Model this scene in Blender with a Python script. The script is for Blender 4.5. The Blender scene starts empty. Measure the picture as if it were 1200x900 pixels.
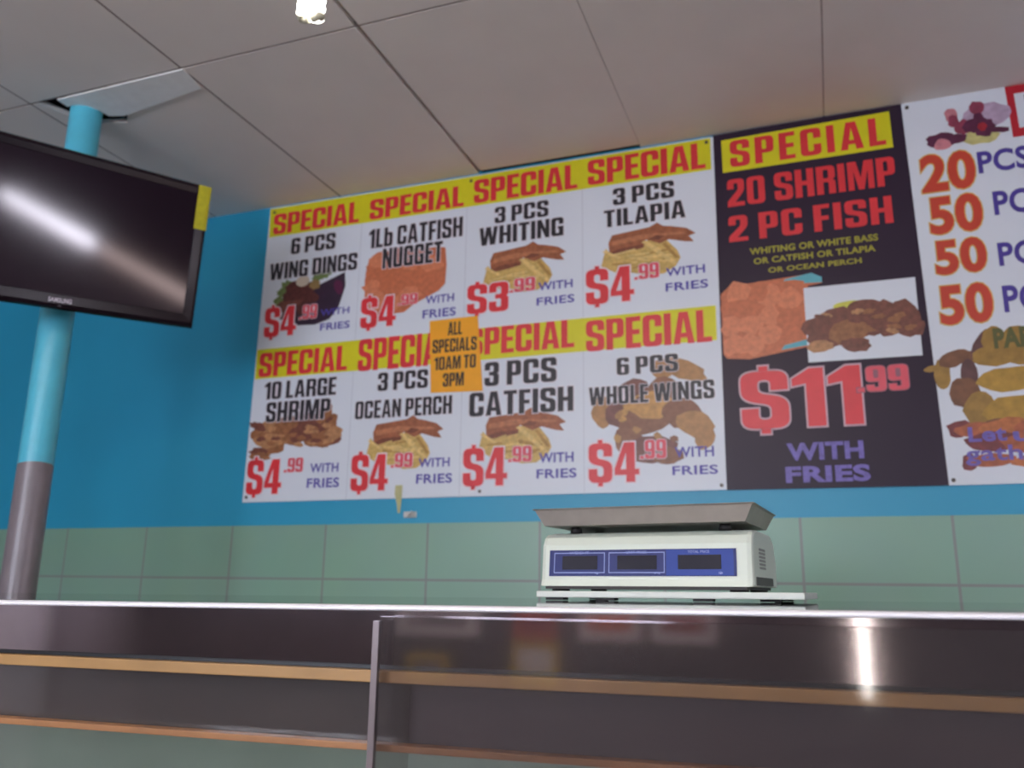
import bpy, bmesh, math, random
from mathutils import Vector, Matrix
from mathutils.geometry import tessellate_polygon
random.seed(7)
S = bpy.context.scene
C = S.collection
CAMZ = 1.32                      # eye height; the shop's floor is z = 0
D = 2.724                        # the menu wall stands at y = D

# ------------------------------------------------------------------ camera
FPX = 1000.33
RT = Vector((0.9393, 0.3437, 0.0130)); FW = Vector((-0.3368, 0.9122, 0.2333))
RT.normalize(); UP = RT.cross(FW).normalized(); FW = UP.cross(RT).normalized()
cam = bpy.data.cameras.new('camera'); camo = bpy.data.objects.new('camera', cam); C.objects.link(camo)
M = Matrix((RT, UP, -FW)).transposed().to_4x4(); M.translation = (0, 0, CAMZ); camo.matrix_world = M
cam.sensor_width = 36; cam.lens = FPX / 1200 * 36; cam.clip_start = .02
cam.dof.use_dof = True; cam.dof.focus_distance = 1.05; cam.dof.aperture_fstop = 6.0
S.camera = camo
# ------------------------------------------------------------------ light
S.view_settings.view_transform = 'Standard'; S.view_settings.look = 'None'
S.view_settings.gamma = 1; S.view_settings.use_curve_mapping = False
S.view_settings.exposure = 0.35
S.cycles.use_denoising = True
W = bpy.data.worlds.new('world'); S.world = W; W.use_nodes = True
W.node_tree.nodes['Background'].inputs[0].default_value = (.55, .62, .75, 1)
W.node_tree.nodes['Background'].inputs[1].default_value = .3
TUBE = 29.0          # ceiling tubes
WINDOW = 13.5         # shop windows behind the viewer
TRANSOM = 38.0        # narrow window on the right wall
DOORGAP = 24.0       # sunlit gap beside the door
CFL = 7.0


def ray(px, py):
    return (FW * FPX + RT * (px - 600) - UP * (py - 450)).normalized()


def wp(px, py):                   # the point of the menu wall seen there: (x, z)
    d = ray(px, py); t = D / d.y
    return d.x * t, d.z * t + CAMZ

# ------------------------------------------------------------------ materials
def s2l(c):
    return tuple(((v / 255) / 12.92 if v / 255 <= .04045 else ((v / 255 + .055) / 1.055) ** 2.4) for v in c)


_m = {}
def mat(name, rgb, rough=.5, metal=0, var=.06, scale=30, coat=0, bump=0, spec=.5, aniso=0, emit=0):
    if name in _m: return _m[name]
    m = bpy.data.materials.new(name); m.use_nodes = True; n = m.node_tree.nodes; l = m.node_tree.links
    b = n['Principled BSDF']; c = s2l(rgb)
    tc = n.new('ShaderNodeTexCoord'); no = n.new('ShaderNodeTexNoise'); no.inputs['Scale'].default_value = scale
    no.inputs['Detail'].default_value = 4
    l.new(tc.outputs['Object'], no.inputs['Vector'])
    rp = n.new('ShaderNodeValToRGB'); rp.color_ramp.elements[0].position = .3; rp.color_ramp.elements[1].position = .7
    rp.color_ramp.elements[0].color = (*[v * (1 - var) for v in c], 1)
    rp.color_ramp.elements[1].color = (*[min(1, v * (1 + var)) for v in c], 1)
    l.new(no.outputs['Fac'], rp.inputs['Fac']); l.new(rp.outputs['Color'], b.inputs['Base Color'])
    b.inputs['Roughness'].default_value = rough; b.inputs['Metallic'].default_value = metal
    b.inputs['Coat Weight'].default_value = coat; b.inputs['Coat Roughness'].default_value = .08
    b.inputs['Specular IOR Level'].default_value = spec
    if aniso:
        b.inputs['Anisotropic'].default_value = aniso
    if bump:
        bp = n.new('ShaderNodeBump'); bp.inputs['Strength'].default_value = bump; bp.inputs['Distance'].default_value = .002
        l.new(no.outputs['Fac'], bp.inputs['Height']); l.new(bp.outputs['Normal'], b.inputs['Normal'])
    if emit:
        b.inputs['Emission Color'].default_value = (*c, 1); b.inputs['Emission Strength'].default_value = emit
    _m[name] = m
    return m


def tile_mat():
    m = bpy.data.materials.new('sage_wall_tile'); m.use_nodes = True; n = m.node_tree.nodes; l = m.node_tree.links
    b = n['Principled BSDF']
    tc = n.new('ShaderNodeTexCoord'); mp = n.new('ShaderNodeMapping')
    l.new(tc.outputs['Object'], mp.inputs['Vector'])
    sx = n.new('ShaderNodeSeparateXYZ'); l.new(mp.outputs['Vector'], sx.inputs[0])
    cb = n.new('ShaderNodeCombineXYZ'); l.new(sx.outputs['X'], cb.inputs['X']); l.new(sx.outputs['Z'], cb.inputs['Y'])
    mp.inputs['Location'].default_value = (TILE_X0, 0, -(CAMZ + .0255))
    br = n.new('ShaderNodeTexBrick'); l.new(cb.outputs[0], br.inputs['Vector'])
    br.offset = 0; br.inputs['Scale'].default_value = 1
    br.inputs['Brick Width'].default_value = .4095; br.inputs['Row Height'].default_value = .4095
    br.inputs['Mortar Size'].default_value = .0045; br.inputs['Mortar Smooth'].default_value = .3; br.inputs['Bias'].default_value = 0
    br.inputs['Color1'].default_value = (*s2l((136, 174, 154)), 1); br.inputs['Color2'].default_value = (*s2l((142, 179, 158)), 1)
    br.inputs['Mortar'].default_value = (*s2l((138, 142, 138)), 1)
    no = n.new('ShaderNodeTexNoise'); no.inputs['Scale'].default_value = 5; l.new(tc.outputs['Object'], no.inputs['Vector'])
    mx = n.new('ShaderNodeMix'); mx.data_type = 'RGBA'; mx.blend_type = 'MULTIPLY'; mx.inputs[0].default_value = .12
    l.new(br.outputs['Color'], mx.inputs[6]); l.new(no.outputs['Color'], mx.inputs[7]); l.new(mx.outputs[2], b.inputs['Base Color'])
    b.inputs['Roughness'].default_value = .35
    return m


def emis(name, rgb, strength):
    m = bpy.data.materials.new(name); m.use_nodes = True; n = m.node_tree.nodes
    n.remove(n['Principled BSDF']); e = n.new('ShaderNodeEmission'); e.inputs[0].default_value = (*s2l(rgb), 1)
    tc = n.new('ShaderNodeTexCoord'); no = n.new('ShaderNodeTexNoise'); no.inputs['Scale'].default_value = 2
    mr = n.new('ShaderNodeMapRange'); mr.inputs[3].default_value = strength * .85; mr.inputs[4].default_value = strength * 1.15
    l = m.node_tree.links; l.new(tc.outputs['Object'], no.inputs['Vector']); l.new(no.outputs['Fac'], mr.inputs[0]); l.new(mr.outputs[0], e.inputs[1])
    l.new(e.outputs[0], n['Material Output'].inputs[0])
    return m


def glass_mat(name, tint, refl=1.0, dust=0.04):
    m = bpy.data.materials.new(name); m.use_nodes = True; n = m.node_tree.nodes; l = m.node_tree.links
    n.remove(n['Principled BSDF'])
    t = n.new('ShaderNodeBsdfTransparent'); t.inputs[0].default_value = (*tint, 1)
    g = n.new('ShaderNodeBsdfGlossy'); g.inputs['Roughness'].default_value = .06; g.inputs[0].default_value = (.9, .9, .92, 1)
    fr = n.new('ShaderNodeFresnel'); ge = n.new('ShaderNodeNewGeometry'); io = n.new('ShaderNodeMapRange'); io.inputs[3].default_value = 1.52; io.inputs[4].default_value = 1 / 1.52; l.new(ge.outputs['Backfacing'], io.inputs[0]); l.new(io.outputs[0], fr.inputs[0])
    ma = n.new('ShaderNodeMath'); ma.operation = 'MULTIPLY'; ma.inputs[1].default_value = refl; l.new(fr.outputs[0], ma.inputs[0])
    mx = n.new('ShaderNodeMixShader'); l.new(ma.outputs[0], mx.inputs[0]); l.new(t.outputs[0], mx.inputs[1]); l.new(g.outputs[0], mx.inputs[2])
    df = n.new('ShaderNodeBsdfDiffuse'); df.inputs[0].default_value = (.55, .54, .56, 1)
    tc = n.new('ShaderNodeTexCoord'); no = n.new('ShaderNodeTexNoise'); no.inputs['Scale'].default_value = 7; no.inputs['Detail'].default_value = 5; l.new(tc.outputs['Object'], no.inputs['Vector'])
    mr = n.new('ShaderNodeMapRange'); mr.inputs[3].default_value = dust * .5; mr.inputs[4].default_value = dust * 1.5; l.new(no.outputs['Fac'], mr.inputs[0])
    m2 = n.new('ShaderNodeMixShader'); l.new(mr.outputs[0], m2.inputs[0]); l.new(mx.outputs[0], m2.inputs[1]); l.new(df.outputs[0], m2.inputs[2])
    l.new(m2.outputs[0], n['Material Output'].inputs[0])
    return m

# ------------------------------------------------------------------ mesh helpers
class MB:
    def __init__(s): s.v = []; s.f = []; s.mi = []; s.mats = []; s.sm = []
    def m(s, mt):
        if mt not in s.mats: s.mats.append(mt)
        return s.mats.index(mt)
    def face(s, pts, mt, smooth=False):
        k = len(s.v); s.v += [tuple(p) for p in pts]; s.f.append(tuple(range(k, k + len(pts)))); s.mi.append(s.m(mt)); s.sm.append(smooth)
    def grid(s, rows, mt, smooth=True, closed=False):          # rows of points, joined
        k = len(s.v); n = len(rows[0])
        for r in rows: s.v += [tuple(p) for p in r]
        for i in range(len(rows) - 1):
            for j in range(n if closed else n - 1):
                a = k + i * n + j; b = k + i * n + (j + 1) % n
                s.f.append((a, b, b + n, a + n)); s.mi.append(s.m(mt)); s.sm.append(smooth)
    def box(s, x0, x1, y0, y1, z0, z1, mt, bev=0):
        bm = bmesh.new(); bmesh.ops.create_cube(bm, size=1)
        for v in bm.verts:
            v.co = ((x0 + x1) / 2 + v.co.x * (x1 - x0), (y0 + y1) / 2 + v.co.y * (y1 - y0), (z0 + z1) / 2 + v.co.z * (z1 - z0))
        if bev: bmesh.ops.bevel(bm, geom=bm.edges[:], offset=bev, segments=2, affect='EDGES', profile=.6)
        s.bm(bm, mt)
    def bm(s, bm, mt, smooth=False):
        k = len(s.v); bm.verts.index_update(); s.v += [tuple(v.co) for v in bm.verts]
        for f in bm.faces:
            s.f.append(tuple(k + v.index for v in f.verts)); s.mi.append(s.m(mt)); s.sm.append(smooth)
        bm.free()
    def tube(s, pts, r, mt, n=12, cap=True):
        pts = [Vector(p) for p in pts]; rows = []
        rs = r if isinstance(r, (list, tuple)) else [r] * len(pts)
        a = None
        for i, p in enumerate(pts):
            t = (pts[min(i + 1, len(pts) - 1)] - pts[max(i - 1, 0)]).normalized()
            if a is None: a = t.orthogonal().normalized()
            a = (a - t * a.dot(t)).normalized(); b = t.cross(a)
            rows.append([p + (a * math.cos(2 * math.pi * j / n) + b * math.sin(2 * math.pi * j / n)) * rs[i] for j in range(n)])
        s.grid(rows, mt, True, True)
        if cap: s.face(rows[0][::-1], mt); s.face(rows[-1], mt)
    def lathe(s, prof, mt, n=28, c=(0, 0)):
        rows = [[(c[0] + r * math.cos(2 * math.pi * j / n), c[1] + r * math.sin(2 * math.pi * j / n), z) for j in range(n)] for r, z in prof]
        s.grid(rows, mt, True, True)
    def prism(s, poly, axis, a0, a1, mt):                        # poly in the two other axes, extruded along axis
        def P(p, a): return {'x': (a, p[0], p[1]), 'y': (p[0], a, p[1]), 'z': (p[0], p[1], a)}[axis]
        n = len(poly)
        for i in range(n):
            p, q = poly[i], poly[(i + 1) % n]; s.face([P(p, a0), P(q, a0), P(q, a1), P(p, a1)], mt)
        s.face([P(p, a0) for p in poly[::-1]], mt); s.face([P(p, a1) for p in poly], mt)
    def flat(s, contours, y, mt):                               # printed shape on the wall plane: outer contour + holes, (x, z)
        pl = [[Vector((x, z, 0)) for x, z in c] for c in contours]
        k = len(s.v); fl = [p for c in contours for p in c]
        s.v += [(x, y, z) for x, z in fl]
        for t in tessellate_polygon(pl):
            a, b, c = (fl[i] for i in t)
            cr = (b[0] - a[0]) * (c[1] - a[1]) - (b[1] - a[1]) * (c[0] - a[0])
            if abs(cr) < 1e-12: continue
            s.f.append(tuple(k + i for i in (t if cr > 0 else t[::-1]))); s.mi.append(s.m(mt)); s.sm.append(False)
    def build(s, name, parent=None, loc=None):
        me = bpy.data.meshes.new(name); me.from_pydata(s.v, [], s.f)
        for mt in s.mats: me.materials.append(mt)
        me.polygons.foreach_set('material_index', s.mi); me.polygons.foreach_set('use_smooth', s.sm); me.update()
        bm = bmesh.new(); bm.from_mesh(me); bmesh.ops.remove_doubles(bm, verts=bm.verts, dist=1e-6); bm.to_mesh(me); bm.free()
        o = bpy.data.objects.new(name, me); C.objects.link(o)
        if parent:
            o.parent = parent                                    # coordinates stay in the parent's frame
        if loc: o.location = loc
        return o


def fixn(o):
    bm = bmesh.new(); bm.from_mesh(o.data); bmesh.ops.recalc_face_normals(bm, faces=bm.faces[:]); bm.to_mesh(o.data); bm.free(); return o


def tag(o, label=None, cat=None, group=None, kind=None):
    if label: o['label'] = label
    if cat: o['category'] = cat
    if group: o['group'] = group
    if kind: o['kind'] = kind
    return o


def empty(name, loc, rz=0, label=None, cat=None, group=None):
    o = bpy.data.objects.new(name, None); o.empty_display_size = .05; C.objects.link(o); o.location = loc; o.rotation_euler = (0, 0, rz)
    return tag(o, label, cat, group)

# ------------------------------------------------------------------ poster lettering: heavy condensed capitals
SW, HW = .19, .155           # stem and bar weights
def rnd(pts):
    out = []; n = len(pts)
    for i, p in enumerate(pts):
        if len(p) < 3: out.append((p[0], p[1])); continue
        a = Vector(pts[i - 1][:2]); b = Vector(p[:2]); c = Vector(pts[(i + 1) % n][:2]); r = p[2]
        u = (a - b); v = (c - b); r = min(r, u.length * .5, v.length * .5); u.normalize(); v.normalize()
        p0 = b + u * r; p2 = b + v * r
        for k in range(6):
            t = k / 5; q = p0 * (1 - t) ** 2 + b * 2 * t * (1 - t) + p2 * t * t; out.append((q.x, q.y))
    return out


def rbox(x0, y0, x1, y1, r): return rnd([(x0, y0, r), (x1, y0, r), (x1, y1, r), (x0, y1, r)])


def make_glyphs():
    s, h = SW, HW; w = .52; R = .16; r = .08; G = {}
    def g(ch, wd, *shapes): G[ch] = (wd, shapes)             # a shape = [outer, hole, ...]
    P = rnd
    Sc = [(w, .66), (w, 1, R), (0, 1, R), (0, .50, R), (w - s, .40, r), (w - s, h, r), (s, h, r), (s, .35), (0, .35), (0, 0, R), (w, 0, R), (w, .52, R), (s, .62, r), (s, 1 - h, r), (w - s, 1 - h, r), (w - s, .66)]
    g('S', w, [P(Sc)])
    g('$', w, [P(Sc)], [[(w / 2 - .05, 1.002), (w / 2 + .05, 1.002), (w / 2 + .05, 1.09), (w / 2 - .05, 1.09)]], [[(w / 2 - .05, -.09), (w / 2 + .05, -.09), (w / 2 + .05, -.002), (w / 2 - .05, -.002)]])
    g('I', s, [[(0, 0), (s, 0), (s, 1), (0, 1)]])
    g('L', .40, [[(0, 0), (.40, 0), (.40, h), (s, h), (s, 1), (0, 1)]])
    g('T', .46, [[(.23 - s / 2, 0), (.23 + s / 2, 0), (.23 + s / 2, 1 - h), (.46, 1 - h), (.46, 1), (0, 1), (0, 1 - h), (.23 - s / 2, 1 - h)]])
    g('E', .41, [[(0, 0), (.41, 0), (.41, h), (s, h), (s, .43), (.38, .43), (.38, .43 + h), (s, .43 + h), (s, 1 - h), (.41, 1 - h), (.41, 1), (0, 1)]])
    g('F', .40, [[(0, 0), (s, 0), (s, .41), (.37, .41), (.37, .41 + h), (s, .41 + h), (s, 1 - h), (.40, 1 - h), (.40, 1), (0, 1)]])
    g('H', w, [[(0, 0), (s, 0), (s, .42), (w - s, .42), (w - s, 0), (w, 0), (w, 1), (w - s, 1), (w - s, .58), (s, .58), (s, 1), (0, 1)]])
    g('P', .49, [P([(0, 0), (s, 0), (s, .37), (.49, .37, R), (.49, 1, R), (0, 1)]), rbox(s, .37 + h * .9, .49 - s, 1 - h * .9, .06)])
    g('R', .52, [P([(0, 0), (s, 0), (s, .42), (.33, .42, .05), (.33, 0), (.52, 0), (.52, .44, .1), (.45, .50, .04), (.52, .58, .1), (.52, 1, R), (0, 1)]), rbox(s, .42 + h * .9, .33, 1 - h * .9, .05)])
    g('D', .52, [P([(0, 0), (.52, 0, R), (.52, 1, R), (0, 1)]), rbox(s, h * .9, .52 - s, 1 - h * .9, .06)])
    g('B', .52, [P([(0, 0), (.52, 0, R), (.52, .47, .1), (.46, .52, .04), (.52, .57, .1), (.52, 1, R), (0, 1)]), rbox(s, h * .9, .33, .44, .05), rbox(s, .59, .33, 1 - h * .9, .05)])
    O = [rbox(0, 0, w, 1, R), rbox(s, h * .9, w - s, 1 - h * .9, r)]
    g('O', w, O); g('0', w, O)
    g('C', w, [P([(w, .62), (w, 1, R), (0, 1, R), (0, 0, R), (w, 0, R), (w, .40), (w - s, .40), (w - s, h, r), (s, h, r), (s, 1 - h, r), (w - s, 1 - h, r), (w - s, .62)])])
    g('G', w, [P([(w, .64), (w, 1, R), (0, 1, R), (0, 0, R), (w - .05, 0), (w, 0), (w, .52), (.28, .52), (.28, .38), (w - s, .38), (w - s, h, r), (s, h, r), (s, 1 - h, r), (w - s, 1 - h, r), (w - s, .64)])])
    g('U', w, [P([(0, 1), (0, 0, R), (w, 0, R), (w, 1), (w - s, 1), (w - s, h, r), (s, h, r), (s, 1)])])
    g('N', .53, [[(0, 0), (.175, 0), (.175, .55), (.36, 0), (.53, 0), (.53, 1), (.355, 1), (.355, .48), (.18, 1), (0, 1)]])
    g('M', .70, [[(0, 0), (.16, 0), (.16, .66), (.275, 0), (.425, 0), (.54, .66), (.54, 0), (.70, 0), (.70, 1), (.46, 1), (.35, .42), (.24, 1), (0, 1)]])
    g('W', .82, [[(.11, 0), (.33, 0), (.41, .56), (.49, 0), (.71, 0), (.82, 1), (.645, 1), (.59, .38), (.51, 1), (.31, 1), (.23, .38), (.175, 1), (0, 1)]])
    g('A', .56, [[(0, 0), (.18, 0), (.2, .19), (.36, .19), (.38, 0), (.56, 0), (.40, 1), (.16, 1)], [(.22, .34), (.34, .34), (.28, .80)]])
    g('1', .34, [[(.34 - s, 0), (.34, 0), (.34, 1), (.19, 1), (0, .83), (0, .70), (.34 - s, .74)]])
    g('2', .5, [P([(0, 0), (.5, 0), (.5, h), (.23, h), (.5, .55, .12), (.5, 1, R), (0, 1, R), (0, .64), (s, .64), (s, 1 - h, r), (.5 - s, 1 - h, r), (.5 - s, .60, .06), (0, .2, .05)])])
    g('3', .5, [P([(0, .66), (0, 1, R), (.5, 1, R), (.5, .57, .08), (.44, .52, .03), (.5, .47, .08), (.5, 0, R), (0, 0, R), (0, .35), (s, .35), (s, h, r), (.5 - s, h, r), (.5 - s, .44, .05), (.16, .44), (.16, .59), (.5 - s, .59, .05), (.5 - s, 1 - h, r), (s, 1 - h, r), (s, .66)])])
    g('4', .53, [[(.25, 0), (.44, 0), (.44, .18), (.53, .18), (.53, .32), (.44, .32), (.44, 1), (.21, 1), (0, .34), (0, .18), (.25, .18)], [(.13, .32), (.25, .32), (.25, .74)]])
    g('5', .5, [P([(0, .36), (0, 0, R), (.5, 0, R), (.5, .66, R), (.2, .64), (.2, 1 - h), (.47, 1 - h), (.47, 1), (0, 1), (0, .46), (s, .46), (s, .52, .04), (.5 - s, .52, .05), (.5 - s, h, r), (s, h, r), (s, .36)])])
    six = [P([(0, 0, R), (.5, 0, R), (.5, .63, R), (s, .60), (s, 1 - h, r), (.5 - s, 1 - h, r), (.5 - s, .74), (.5, .74), (.5, 1, R), (0, 1, R)]), rbox(s, h * .9, .5 - s, .60 - h * .8, .05)]
    g('6', .5, six)
    g('9', .5, [[(.5 - x, 1 - y) for x, y in c] for c in six])
    g('.', s, [[(0, 0), (s, 0), (s, .17), (0, .17)]])
    g('b', .48, [P([(0, 0), (.48, 0, R), (.48, .74, R), (s, .74), (s, 1), (0, 1)]), rbox(s, h * .9, .48 - s, .74 - h * .9, .05)])
    g('Y', .54, [[(.27 - s / 2, 0), (.27 + s / 2, 0), (.27 + s / 2, .4), (.54, 1), (.345, 1), (.27, .64), (.195, 1), (0, 1), (.27 - s / 2, .4)]])
    return G


GL = make_glyphs()


def grow(c, d, hole):                       # offset a contour outwards (holes shrink)
    ar = sum(c[i][0] * c[(i + 1) % len(c)][1] - c[(i + 1) % len(c)][0] * c[i][1] for i in range(len(c)))
    sg = (1 if ar > 0 else -1) * (-1 if hole else 1); out = []
    for i in range(len(c)):
        p0, p1, p2 = Vector(c[i - 1]), Vector(c[i]), Vector(c[(i + 1) % len(c)])
        a = p1 - p0; b = p2 - p1
        if a.length < 1e-9 or b.length < 1e-9: out.append(c[i]); continue
        a.normalize(); b.normalize(); n1 = Vector((a.y, -a.x)); n2 = Vector((b.y, -b.x)); n = n1 + n2
        if n.length < .3: n = n1.copy()
        n.normalize(); k = d / max(.5, n.dot(n1)); q = p1 + n * k * sg; out.append((q.x, q.y))
    return out


def impact(text, gap=.06, space=.2):
    x = 0; res = []
    for ch in text:
        if ch == ' ': x += space; continue
        w, shapes = GL[ch]
        res += [[[(x + px, py) for px, py in c] for c in sh] for sh in shapes]; x += w + gap
    return res, x - gap


def lettering(mb, text, lb, rt, mt, y, halo=None, halo_d=.035, gap=.06, space=.2):
    """text fitted to the rectangle on the wall between two seen corners (lower left, upper right)"""
    x0, z0 = wp(*lb); x1, z1 = wp(*rt); shapes, w = impact(text, gap, space)
    f = lambda c: [(x0 + px * (x1 - x0) / w, z0 + py * (z1 - z0)) for px, py in c]
    if halo:
        d = halo_d * (z1 - z0)
        for sh in shapes:
            k = [f(sh[0])]
            mb.flat([grow(k[0], d, False)], y + .0003, halo)
    for sh in shapes: mb.flat([f(c) for c in sh], y, mt)


_fc = {}
def sans(text, bold=0.0):                   # plain round sans lettering as a flat mesh: verts, faces, bounds
    key = (text, bold)
    if key in _fc: return _fc[key]
    cu = bpy.data.curves.new('t', 'FONT'); cu.body = text; cu.offset = bold; cu.resolution_u = 4; cu.space_character = 1.05
    ob = bpy.data.objects.new('t', cu); me = bpy.data.meshes.new_from_object(ob)
    v = [tuple(p.co) for p in me.vertices]; f = [tuple(p.vertices) for p in me.polygons]
    bpy.data.objects.remove(ob); bpy.data.meshes.remove(me); bpy.data.curves.remove(cu)
    xs = [p[0] for p in v]; ys = [p[1] for p in v]
    _fc[key] = (v, f, min(xs), max(xs), min(ys), max(ys)); return _fc[key]


def sans_on(mb, text, place, mt, bold=0.0, pad=0.0):
    """place(u, v) -> 3D point, u and v from 0 to 1 over the text's own box"""
    v, f, a, b, c, d = sans(text, bold); k = len(mb.v)
    _, _, a0, b0, c0, d0 = sans(text, 0.0)
    a, b, c, d = (a0 - pad, b0 + pad, c0 - pad, d0 + pad) if pad or bold else (a, b, c, d)
    mb.v += [tuple(place((p[0] - a) / (b - a), (p[1] - c) / (d - c))) for p in v]
    for q in f: mb.f.append(tuple(k + i for i in q)); mb.mi.append(mb.m(mt)); mb.sm.append(False)


def wall_sans(mb, text, lb, rt, mt, y, bold=.01):
    x0, z0 = wp(*lb); x1, z1 = wp(*rt)
    sans_on(mb, text, lambda u, v: (x0 + u * (x1 - x0), y, z0 + v * (z1 - z0)), mt, bold)

# ================================================================== SETTING
X0, X1, Y0 = -3.7, 5.0, -3.4
CZ = CAMZ + 1.5240                        # ceiling height
blue = mat('blue_wall_paint', (44, 158, 196), .42, var=.03, scale=3)
offw = mat('room_wall_paint', (120, 112, 114), .7, var=.04, scale=3)
grey = mat('floor_vinyl', (178, 168, 160), .4, var=.1, scale=6)
mb = MB(); mb.box(X0 - .1, X1 + .1, D, D + .1, 0, CZ + .12, blue); tag(mb.build('wall_back'), 'bright blue painted wall behind the menu boards', 'wall', kind='structure')
mb = MB(); mb.box(X0 - .1, X0, Y0 - .1, D, 0, CZ + .12, offw); tag(mb.build('wall_left'), 'pale painted side wall left of the television', 'wall', kind='structure')
mb = MB(); mb.box(X0 - .1, X1 + .1, Y0 - .1, D + .1, -.1, 0, grey); tag(mb.build('floor'), 'brown grey shop floor', 'floor', kind='structure')
TILE_X0 = .0795
mb = MB(); mb.box(X0, X1, D - .008, D, 0, CAMZ + .2185, tile_mat()); tag(mb.build('trim_1'), 'band of large sage green wall tiles under the blue wall', 'tile', kind='structure')

# unseen right wall, slanted so its narrow window streaks the television screen
WA, WD_ = Vector((1.83, D)), Vector((.803, -.596))
def slant(a, o, z): p = WA + WD_ * a + Vector((.596, .803)) * o; return (p.x, p.y, z)
def slab(mb, a0, a1, o0, o1, z0, z1, mt):
    P = [slant(a, o, z) for z in (z0, z1) for a, o in ((a0, o0), (a1, o0), (a1, o1), (a0, o1))]
    for f in ((0, 3, 2, 1), (4, 5, 6, 7), (0, 1, 5, 4), (1, 2, 6, 5), (2, 3, 7, 6), (3, 0, 4, 7)): mb.face([P[i] for i in f], mt)
WL = 3.95; wa0, wa1, wa2 = .55, 2.0, 3.75; wz0, wz1 = CAMZ + .16, CAMZ + .28
litw = mat('lit_wall_tone', (196, 184, 188), .6, var=.04, scale=3); upw = mat('shaded_wall_tone', (84, 74, 82), .7, var=.04, scale=3)  # lit lower and dim upper wall painted as tones for the screen's reflection
mb = MB(); slab(mb, -.1, WL, 0, .1, 0, wz0, litw); slab(mb, -.1, WL, 0, .1, wz1, CZ + .12, upw); slab(mb, -.1, wa0, 0, .1, wz0, wz1, upw); slab(mb, wa2, WL, 0, .1, wz0, wz1, upw); slab(mb, wa1 - .02, wa1 + .02, 0, .1, wz0, wz1, litw)
tag(mb.build('wall_right'), 'unseen right wall, slanted for the streak on the television', 'wall', kind='structure')
mb = MB(); slab(mb, wa0, wa1 - .02, .04, .05, wz0, wz1, emis('dim_daylight_pane', (255, 226, 222), TRANSOM * .22)); slab(mb, wa1 + .02, wa2, .04, .05, wz0, wz1, emis('daylight_pane', (244, 240, 255), TRANSOM))
tag(mb.build('window_1'), 'long narrow window in the right wall', 'window', kind='structure')
mb = MB(); mb.box(X1, X1 + .1, Y0 - .1, .5, 0, CZ + .12, offw); tag(mb.build('wall_far_right'), 'pale wall beyond the slanting wall', 'wall', kind='structure')

# shop front behind the viewer
dark = mat('shopfront_lower_wall', (80, 67, 72), .6, var=.1, scale=4)
mb = MB()
fz0, fz1 = CAMZ - .02, CAMZ + .95
wins = [(-3.2, -1.9), (-1.7, -.35), (1.7, 2.7)]
gx0, gx1, gz0, gz1 = .595, .63, .80, CAMZ - .10
mb.box(X0 - .1, X1 + .1, Y0 - .1, Y0, fz1, CZ + .12, offw)
xs = [X0 - .1] + [x for w_ in wins for x in w_] + [X1 + .1]
for a, b in zip(xs[0::2], xs[1::2]): mb.box(a, b, Y0 - .1, Y0, fz0, fz1, offw)
mb.box(X0 - .1, gx0, Y0 - .1, Y0, 0, fz0, dark); mb.box(gx1, X1 + .1, Y0 - .1, Y0, 0, fz0, dark)
mb.box(gx0, gx1, Y0 - .1, Y0, 0, gz0, dark); mb.box(gx0, gx1, Y0 - .1, Y0, gz1, fz0, dark)
tag(mb.build('wall_front'), 'shop front wall behind the viewer', 'wall', kind='structure')
day = emis('shop_window_daylight', (226, 232, 250), WINDOW)
for i, (a, b) in enumerate(wins):
    mb = MB(); mb.box(a, b, Y0 - .06, Y0 - .05, fz0, fz1, day)
    o = mb.build('window_%d' % (i + 2)); tag(o, ['shop window nearest the left wall', 'shop window in the middle of the front', 'shop window nearest the right wall'][i], 'window', kind='structure')
    fr = MB(); al = mat('window_aluminium', (140, 140, 145), .4, .8)
    for q in (a, b - .04, (a + b) / 2 - .02): fr.box(q, q + .04, Y0 - .05, Y0 - .01, fz0, fz1, al)
    fr.box(a + .04, b - .04, Y0 - .05, Y0 - .01, fz0, fz0 + .04, al); fr.box(a + .04, b - .04, Y0 - .05, Y0 - .01, fz1 - .04, fz1, al)
    fr.build('window_frame', o)
mb = MB(); mb.box(gx0, gx1, Y0 - .06, Y0 - .05, gz0, gz1, emis('door_gap_daylight', (255, 250, 240), DOORGAP))
tag(mb.build('window_5'), 'thin sunlit slit of glass beside the shop door', 'window', kind='structure')

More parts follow.
